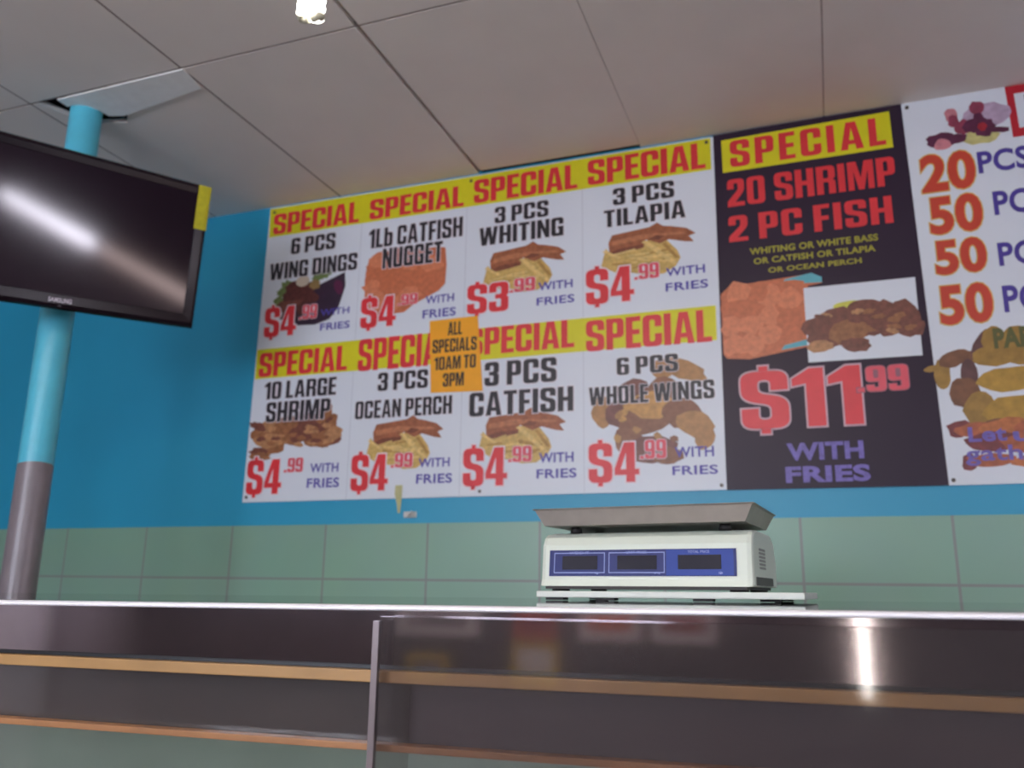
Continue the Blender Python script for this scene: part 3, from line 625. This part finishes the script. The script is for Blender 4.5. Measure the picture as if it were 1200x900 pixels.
# ---------------- right hand white poster, running out of the photo
rx1 = .93
zr_t = wp(1056, 121.5)[1]; zr_b = wp(1111, 568.5)[1]
R_ = panel('party_poster', [wp(1055.5, 122), wp(1112, 569), (rx1, zr_b), (rx1, zr_t)], None, 'white poster listing 20 and 50 PCS with fried wings, at the right edge', 'poster', white)
por = mat('print_orange_red', (202, 66, 44), .4, var=.04); pgold = mat('print_gold_edge', (216, 178, 96), .4); pind = mat('print_indigo', (74, 58, 150), .4, var=.06)
def num(t, lb, rt):
    mb = MB(); x0, z0 = wp(*lb); x1, z1 = wp(*rt)
    sans_on(mb, t, lambda u, v: (x0 + u * (x1 - x0), L3, z0 + v * (z1 - z0)), pgold, .062); sans_on(mb, t, lambda u, v: (x0 + u * (x1 - x0), L4, z0 + v * (z1 - z0)), por, .038); part(mb, 'number_lettering', R_)
for t, lb, rt in (('20', (1083, 226), (1137.5, 178)), ('50', (1093, 274.7), (1146, 228)), ('50', (1099.5, 322), (1151, 279.5)), ('50', (1105, 380), (1158, 333))): num(t, lb, rt)
for lb, rt in (((1147.8, 204), (1203, 172)), ((1166.4, 252.5), (1222, 219)), ((1172, 312), (1228, 280)), ((1178, 366), (1235, 331))):
    mb = MB(); wall_sans(mb, 'PCS', lb, rt, pind, L3, .03); part(mb, 'note_lettering', R_)
mb = MB(); rxa, rza = wp(1176.5, 102.5); rxb, rzb = wp(1187, 162)
prd = mat('print_frame_red', (190, 28, 46), .4)
mb.flat([[(rxa, rza), (rxa + .005, rzb), (rx1 - .04, rzb), (rx1 - .04, rza)]], L1, prd); mb.flat([[(rxa + .022, rza - .03), (rxa + .025, rzb + .028), (rx1 - .065, rzb + .028), (rx1 - .065, rza - .03)]], L2, white)
hz = rza - rzb - .058
sans_on(mb, 'E', lambda u, v: (rxa + .052 + u * .075, L3, rzb + .040 + v * (hz - .024)), pblk, .02); part(mb, 'framed_heading', R_)
rose = [mat('print_rose_%d' % i, c, .4, var=.2, scale=40) for i, c in enumerate(((150, 62, 86), (92, 34, 66), (206, 130, 140), (186, 162, 186), (200, 192, 126), (170, 40, 52)))]
mb = MB(); p = Pic(mb, (1084, 180), (1183, 110), L1)
for cx, cy, rx, ry, c in ((.72, .6, .26, .3, 3), (.62, .18, .22, .16, 4), (.33, .72, .07, .14, 2), (.35, .58, .06, .14, 0), (.62, .78, .08, .16, 0), (.63, .56, .06, .14, 1), (.2, .22, .18, .15, 1), (.2, .12, .1, .12, 2), (.38, .2, .1, .1, 1), (.45, .42, .09, .16, 0), (.56, .42, .12, .14, 1), (.68, .36, .12, .2, 1), (.66, .38, .05, .09, 5), (.84, .26, .12, .06, 1)): p.blob(cx, cy, rx, ry, rose[c], -.3 if cx > .8 else 0, .15)
part(mb, 'figure_picture', R_)
gold = [mat('print_gold_wing_%d' % i, c, .4, var=.2, scale=40) for i, c in enumerate(((160, 122, 52), (122, 78, 50), (178, 138, 50), (96, 60, 58)))]
mb = MB(); p = Pic(mb, (1092, 515), (1282, 372), L1)
for cx, cy, rx, ry, ro, c in ((.10, .58, .05, .14, 0, 0), (.05, .64, .06, .03, .2, 0), (.18, .72, .10, .07, .6, 1), (.28, .72, .09, .06, 0, 1), (.36, .82, .06, .16, -.3, 3), (.42, .86, .07, .13, 0, 0), (.26, .55, .05, .16, 0, 3), (.22, .40, .09, .14, 0, 1), (.5, .5, .2, .11, .1, 2), (.42, .72, .14, .10, 0, 0), (.55, .88, .08, .1, 0, 0), (.62, .72, .16, .1, 0, 0), (.3, .24, .10, .16, 0, 0), (.5, .22, .2, .13, .1, 2), (.44, .08, .16, .08, 0, 1), (.75, .5, .18, .14, 0, 0), (.75, .25, .16, .14, 0, 1), (.92, .45, .1, .2, 0, 0)): p.blob(cx, cy, rx, ry, gold[c], ro, .08)
part(mb, 'food_picture', R_)
mb = MB(); p = Pic(mb, (1118, 556), (1280, 484), L2); orr = [mat('print_fried_%d' % i, c, .4, var=.25, scale=50) for i, c in enumerate(((172, 92, 56), (122, 52, 52), (186, 108, 58)))]
for cx, cy, rx, ry, c in ((.08, .82, .10, .16, 1), (.2, .78, .16, .14, 0), (.42, .82, .2, .16, 2), (.66, .8, .2, .18, 0), (.9, .7, .14, .2, 1), (.3, .55, .22, .18, 1), (.6, .5, .26, .2, 0), (.12, .2, .06, .16, 1), (.28, .24, .18, .12, 0), (.62, .2, .2, .14, 2), (.85, .35, .16, .2, 0)): p.blob(cx, cy, rx, ry, orr[c], 0, .15)
part(mb, 'food_picture', R_)
mb = MB(); wall_sans(mb, 'Let', (1136, 518), (1177, 500), pv, L4, .03); part(mb, 'slogan_lettering', R_); mb = MB(); wall_sans(mb, 'us', (1189, 517), (1226, 505), pv, L4, .03); part(mb, 'slogan_lettering', R_); mb = MB(); wall_sans(mb, 'gather', (1133, 546), (1235, 520), pv, L4, .022); part(mb, 'slogan_lettering', R_)
mb = MB(); wall_sans(mb, 'PARTY', (1166, 408), (1240, 381), mat('print_dark_olive', (92, 92, 44), .4), L4, .05); part(mb, 'banner_lettering', R_)
screws(R_, (1062.5, 127.5), (1117, 563))

# ---------------- orange notice stuck over the menu board
YS = YB - .0032
sc = [wp(504.8, 377.3), wp(506, 461), wp(566.7, 458.7), wp(561, 370.7)]
st = empty('orange_notice', (sc[1][0], YS, sc[1][1]), 0, 'orange notice reading ALL SPECIALS 10AM TO 3PM stuck on the white menu board', 'notice'); sti = (st, Matrix.Translation((-sc[1][0], -YS, -sc[1][1])))
mb = MB(); mb.prism(sc, 'y', YB - .0026, YS, mat('notice_orange', (250, 172, 16), .45, var=.03)); fixn(part(mb, 'card', sti))
mb = MB()
for t, lb, rt in (('ALL', (526, 394), (543, 377)), ('SPECIALS', (508, 415), (560, 394.7)), ('10AM TO', (510, 435), (559, 415.5)), ('3PM', (520, 454), (545, 436.5))): lettering(mb, t, lb, rt, mat('notice_ink', (52, 40, 30), .45), YS - .0004, gap=.07)
part(mb, 'lettering', sti)

# ================================================================== SCALE AND SMALL THINGS
sc_c = Vector((-.271, 1.30, 0))
topz = zt + .0061 * .0
# board under the scale
cut = empty('white_board', (-.23, 1.42, topz + .0008), math.radians(-2.5), 'thin white plastic board lying under the scale on the case top', 'board')
cut.rotation_euler.y = -.0061
plast = mat('white_plastic_board', (214, 220, 214), .45, var=.03, scale=8); foot = mat('rubber_dark', (46, 42, 42), .6)
mb = MB(); mb.box(-.192, .200, -.15, .12, .0040, .0135, plast, .002); mb.build('slab', cut)
for x, y in ((-.165, -.13), (-.085, -.13), (.06, -.13), (.15, -.10), (.15, .09), (-.165, .09)):
    mb = MB(); mb.box(x - .014, x + .014, y - .012, y + .012, .0003, .0042, foot); mb.build('pad', cut)
zsb = topz + .0143
sr = empty('price_scale', (-.271, 1.305, zsb), math.radians(-4), 'off white electronic price scale with blue display and steel weighing pan on the case', 'scale')
sr.rotation_euler.y = -.0061
sw_ = mat('scale_white', (208, 217, 206), .4, var=.02, scale=8); sgr = mat('scale_grey', (140, 140, 136), .5)
HWD = .165; SD = .26
mb = MB()
b0 = .0075
prof = [(0, b0), (.004, b0 + .010), (.010, .070), (.018, .082), (.030, .089), (.060, .092), (SD - .05, .092), (SD - .02, .080), (SD, .045), (SD - .004, b0)]     # (y back, z): sloped display front
def srow(x, k): return [(x, y + (SD / 2 - y) * k, z + (b0 + .03 - z) * k) for y, z in prof]
mb.grid([srow(-HWD + .000, .06), srow(-HWD + .002, .02), srow(-HWD + .008, 0), srow(HWD - .008, 0), srow(HWD - .002, .02), srow(HWD, .06)], sw_, False, True)
mb.face(srow(-HWD, .06)[::-1], sw_); mb.face(srow(HWD, .06), sw_); fixn(mb.build('housing', sr))
mb = MB(); mb.box(-HWD + .010, HWD - .010, .0015, SD - .01, .0030, b0 + .002, foot); mb.build('underside', sr)
for x in (-.14, .14):
    for y in (.03, SD - .04):
        mb = MB(); mb.lathe([(.0001, .0002), (.014, .0002), (.014, .0055), (.0001, .0055)], foot, 16, (x, y)); mb.build('foot', sr)
# display strip lies on the sloped front
def fr_(x, z, o=0):
    t = (z - (b0 + .010)) / (.070 - b0 - .010); return (x, .004 + t * .006 - o, z)
dblue = mat('display_blue', (30, 40, 104), .3, var=.04, spec=.25); ddark = mat('display_window', (22, 20, 38), .15, var=.02); dline = mat('display_line', (128, 142, 204), .4); db2 = mat('display_bright_blue', (28, 58, 146), .3, spec=.25)
def sq(mb, x0, x1, z0, z1, o, mt): mb.face([fr_(x0, z0, o), fr_(x1, z0, o), fr_(x1, z1, o), fr_(x0, z1, o)], mt)
disp = MB(); dz0, dz1 = .0225, .0625; da, db_ = -.150, .142
disp.grid([[fr_(da, dz0, -.001), fr_(da, dz0, .0012), fr_(da, dz1, .0012), fr_(da, dz1, -.001)], [fr_(db_, dz0, -.001), fr_(db_, dz0, .0012), fr_(db_, dz1, .0012), fr_(db_, dz1, -.001)]], dblue, False)
dp = fixn(disp.build('display_panel', sr)); dp['label'] = 'blue display panel'
wdt = (db_ - da)
cells = [(da + .008, da + .092, 'WEIGHT'), (da + .098, da + .186, 'UNIT PRICE'), (da + .192, da + .282, 'TOTAL PRICE')]
for i, (a, b, t) in enumerate(cells):
    if i == 2:
        mb = MB(); sq(mb, a - .004, b + .006, dz0 + .001, dz1 - .001, .0014, db2); mb.build('bright_field', dp)
    mb = MB(); sq(mb, a + .014, b - .012, dz0 + .010, dz1 - .009, .0019, ddark); mb.build('display_window', dp)
    mb = MB(); w_ = .0014
    if i < 2:
        for (p, q, r, s_) in ((a, b, dz1 - .0055, dz1 - .0040), (a, b, dz0 + .0045, dz0 + .0060), (a, a + w_, dz0 + .0045, dz1 - .004), (b - w_, b, dz0 + .0045, dz1 - .004)): sq(mb, p, q, r, s_, .0017, dline)
    if i < 2: mb.build('display_outline', dp); mb = MB()
    sans_on(mb, t, lambda u, v, a=a, b=b: fr_((a + b) / 2 - .016 + u * .032, dz1 - .0062 + v * .0036, .0022), dline, .02)
    mb.build('display_caption', dp); mb = MB()
    sans_on(mb, 'kg' if i == 0 else '$/kg' if i == 1 else '$', lambda u, v, b=b, i=i: fr_(b - .016 + u * (.006 + .003 * (i == 1)), dz0 + .0028 + v * .0034, .0022), dline, .02)
    mb.build('display_unit', dp)
mb = MB()
for k in range(6): mb.box(HWD - .006, HWD + .0008, .07, .13, .034 + k * .0055, .0375 + k * .0055, sgr)
mb.build('side_vent', sr)
mb = MB(); mb.box(HWD - .01, HWD + .0015, .03, .20, .0095, .022, mat('scale_port', (70, 66, 64), .5), .001); mb.build('side_port', sr)
# weighing pan: shallow tray, sides sloping out, on four posts
pst = mat('pan_steel', (190, 182, 174), .4, .55, var=.06, scale=40)
mb = MB(); PXW, PY0, PY1 = .170, -.006, .225
def pr(x, y0, y1, z): return [(-x, y0, z), (x, y0, z), (x, y1, z), (-x, y1, z)]
mb.grid([pr(.12, .03, .19, .1005), pr(PXW - .012, PY0 + .010, PY1 - .010, .1010), pr(PXW, PY0, PY1, .1245), pr(PXW + .004, PY0 - .004, PY1 + .004, .1265), pr(PXW + .002, PY0 - .002, PY1 + .002, .1272), pr(PXW - .004, PY0 + .004, PY1 - .004, .1245), pr(PXW - .015, PY0 + .014, PY1 - .014, .1040)], pst, False, True)
mb.face(pr(PXW - .015, PY0 + .014, PY1 - .014, .1040), pst); mb.face(pr(.12, .03, .19, .1005)[::-1], pst); mb.build('weighing_pan', sr)
for x in (-.12, .12):
    for y in (.05, .17):
        mb = MB(); mb.lathe([(.0001, .0915), (.010, .0915), (.008, .1012), (.0001, .1012)], foot, 14, (x, y)); mb.build('pan_post', sr)

# tape and hook under the menu board
x, z = wp(468, 573)
mb = MB(); mb.grid([[(x - .011, YB - .0035, z + .012), (x + .017, YB - .0035, z + .012)], [(x - .013, YB - .0032, z - .018), (x + .016, YB - .0032, z - .018)], [(x - .006, D - .002, z - .055), (x + .010, D - .002, z - .058)], [(x - .002, D - .001, z - .085), (x + .007, D - .001, z - .085)]], mat('old_tape', (196, 192, 140), .4, var=.08), False)
o = mb.build('tape_strip'); tag(o, 'yellowed strip of tape hanging from the lower edge of the menu board', 'tape')
sm = o.modifiers.new('t', 'SOLIDIFY'); sm.thickness = .0006
x, z = wp(481, 603)
hk = empty('wall_hook', (x, D, z), 0, 'small pale hook on the blue wall just under the menu board', 'hook'); hm = mat('hook_plastic', (206, 204, 198), .4)
mb = MB(); mb.box(-.024, .026, -.008, -.0002, -.011, .010, hm, .003); mb.build('back_plate', hk)
mb = MB(); mb.tube([(0, -.005, .001), (.004, -.018, -.003), (.012, -.024, .002), (.018, -.024, .009)], .004, hm, 10); mb.build('prong', hk)

# ceiling bulb, hanging from a cord
bx, by = -.972, 1.35; bz = CAMZ + 1.178
cf = empty('spiral_bulb', (bx, by, bz), 0, 'white spiral energy saving bulb hanging at the top edge', 'light bulb')
mb = MB(); gw = emis('bulb_glow', (255, 250, 236), CFL)
pts = []
turns = 4.2; n = 120
for sgn in (0, math.pi):
    q = [(.0225 * math.cos(sgn + turns * math.pi * i / n * 1.0), .0225 * math.sin(sgn + turns * math.pi * i / n * 1.0), .012 + .085 * i / n) for i in range(n + 1)]
    q = [(0.004 * math.cos(sgn), .004 * math.sin(sgn), .0075), (.013 * math.cos(sgn), .013 * math.sin(sgn), .008)] + q + [(.018 * math.cos(sgn + turns * math.pi), .018 * math.sin(sgn + turns * math.pi), .106)]
    mb.tube(q[8:], .0080, gw, 10); mb2 = MB(); mb2.tube(q[:9], .0080, mat('cool_tube_end', (206, 200, 176), .3), 10); mb2.build('tube_end', cf)
tag(mb.build('spiral_tube', cf), 'glowing white spiral tube')
mb = MB(); cer = mat('bulb_base', (226, 224, 216), .4)
mb.lathe([(.0001, .100), (.024, .100), (.027, .106), (.027, .125), (.018, .145), (.014, .150), (.0001, .150)], cer, 28); mb.build('ballast', cf)
mb = MB(); mb.lathe([(.0001, .149), (.019, .149), (.021, .155), (.021, .195), (.010, .205), (.0001, .205)], cer, 24); mb.build('socket', cf)
mb = MB(); mb.tube([(0, 0, .204), (.002, 0, .28), (0, 0, CZ - bz + .0)], .003, cer, 8); mb.build('cord', cf)

# ceiling tube lights behind the viewer
def batten(x, y, rz, label):
    r = empty('tube_light', (x, y, CZ), rz, label, 'ceiling light', 'tube lights on the ceiling')
    hb = mat('batten_white', (220, 220, 216), .5)
    mb = MB(); mb.box(-.61, .61, -.05, .05, -.055, -.001, hb, .006); mb.build('batten', r)
    for s in (-.022, .022):
        mb = MB(); mb.tube([(-.585, s, -.074), (.585, s, -.074)], .013, TUBEM, 12); mb.build('tube', r)
    for a in (-.595, .595):
        mb = MB(); mb.box(a - .012, a + .012, -.045, .045, -.09, -.05, hb, .003); mb.build('lamp_holder', r)
TUBEM = emis('tube_glow', (255, 244, 230), TUBE)
batten(-.35, -.1, 0, 'tube light over the front of the display case')
batten(-.9, -1.0, 0, 'tube light behind the viewer on the left')
batten(-2.2, -1.9, 0, 'tube light nearest the left wall')
batten(-.5, -2.4, 0, 'extra tube light added near the shop front on the left')  # extra tube, added to light the front wall and its notices

# notices on the low front wall, seen only in the steel and glass
def bill(x, z, w, h, mt, inner, label):
    r = empty('wall_notice', (x, Y0, z), 0, label, 'notice', 'notices on the shop front wall')
    mb = MB(); mb.box(-w / 2, w / 2, .001, .005, -h / 2, h / 2, mt); mb.build('sheet', r)
    mb = MB(); mb.box(-w * .36, w * .36, .0052, .006, -h * .22, h * .3, inner); mb.build('print', r)
pw_ = mat('bill_white', (230, 226, 226), .6); po = mat('bill_orange', (214, 96, 48), .6); py = mat('bill_yellow', (226, 196, 50), .6); pd = mat('bill_grey', (130, 120, 124), .6); pr_ = mat('bill_red', (150, 60, 60), .6)
bill(-0.70, CAMZ - .185, .34, .17, pw_, po, 'white and orange notice on the low front wall')
bill(-0.30, CAMZ - .185, .34, .17, pw_, pr_, 'white and red notice on the low front wall')
bill(-1.12, CAMZ - .20, .24, .19, po, pr_, 'orange notice below the middle window')
bill(-1.12, CAMZ - .40, .26, .25, py, pw_, 'yellow framed notice low on the front wall')
bill(-1.75, CAMZ - .44, .24, .14, py, pd, 'small yellow notice low on the front wall')
bill(-1.70, CAMZ - .185, .5, .16, pw_, pd, 'white barred notice below the middle window')
# pale door added in the left wall to vary the fascia's reflection
mb = MB(); mb.box(X0 + .001, X0 + .04, -2.6, -1.7, 0, 2.05, mat('door_paint', (176, 170, 172), .5)); mb.box(X0 + .001, X0 + .06, -2.68, -2.6, 0, 2.12, mat('door_frame', (60, 44, 48), .5)); mb.box(X0 + .001, X0 + .06, -1.7, -1.62, 0, 2.12, mat('door_frame', (60, 44, 48), .5)); tag(mb.build('added_door'), 'pale door added in the left wall for its reflection', 'door', kind='structure')
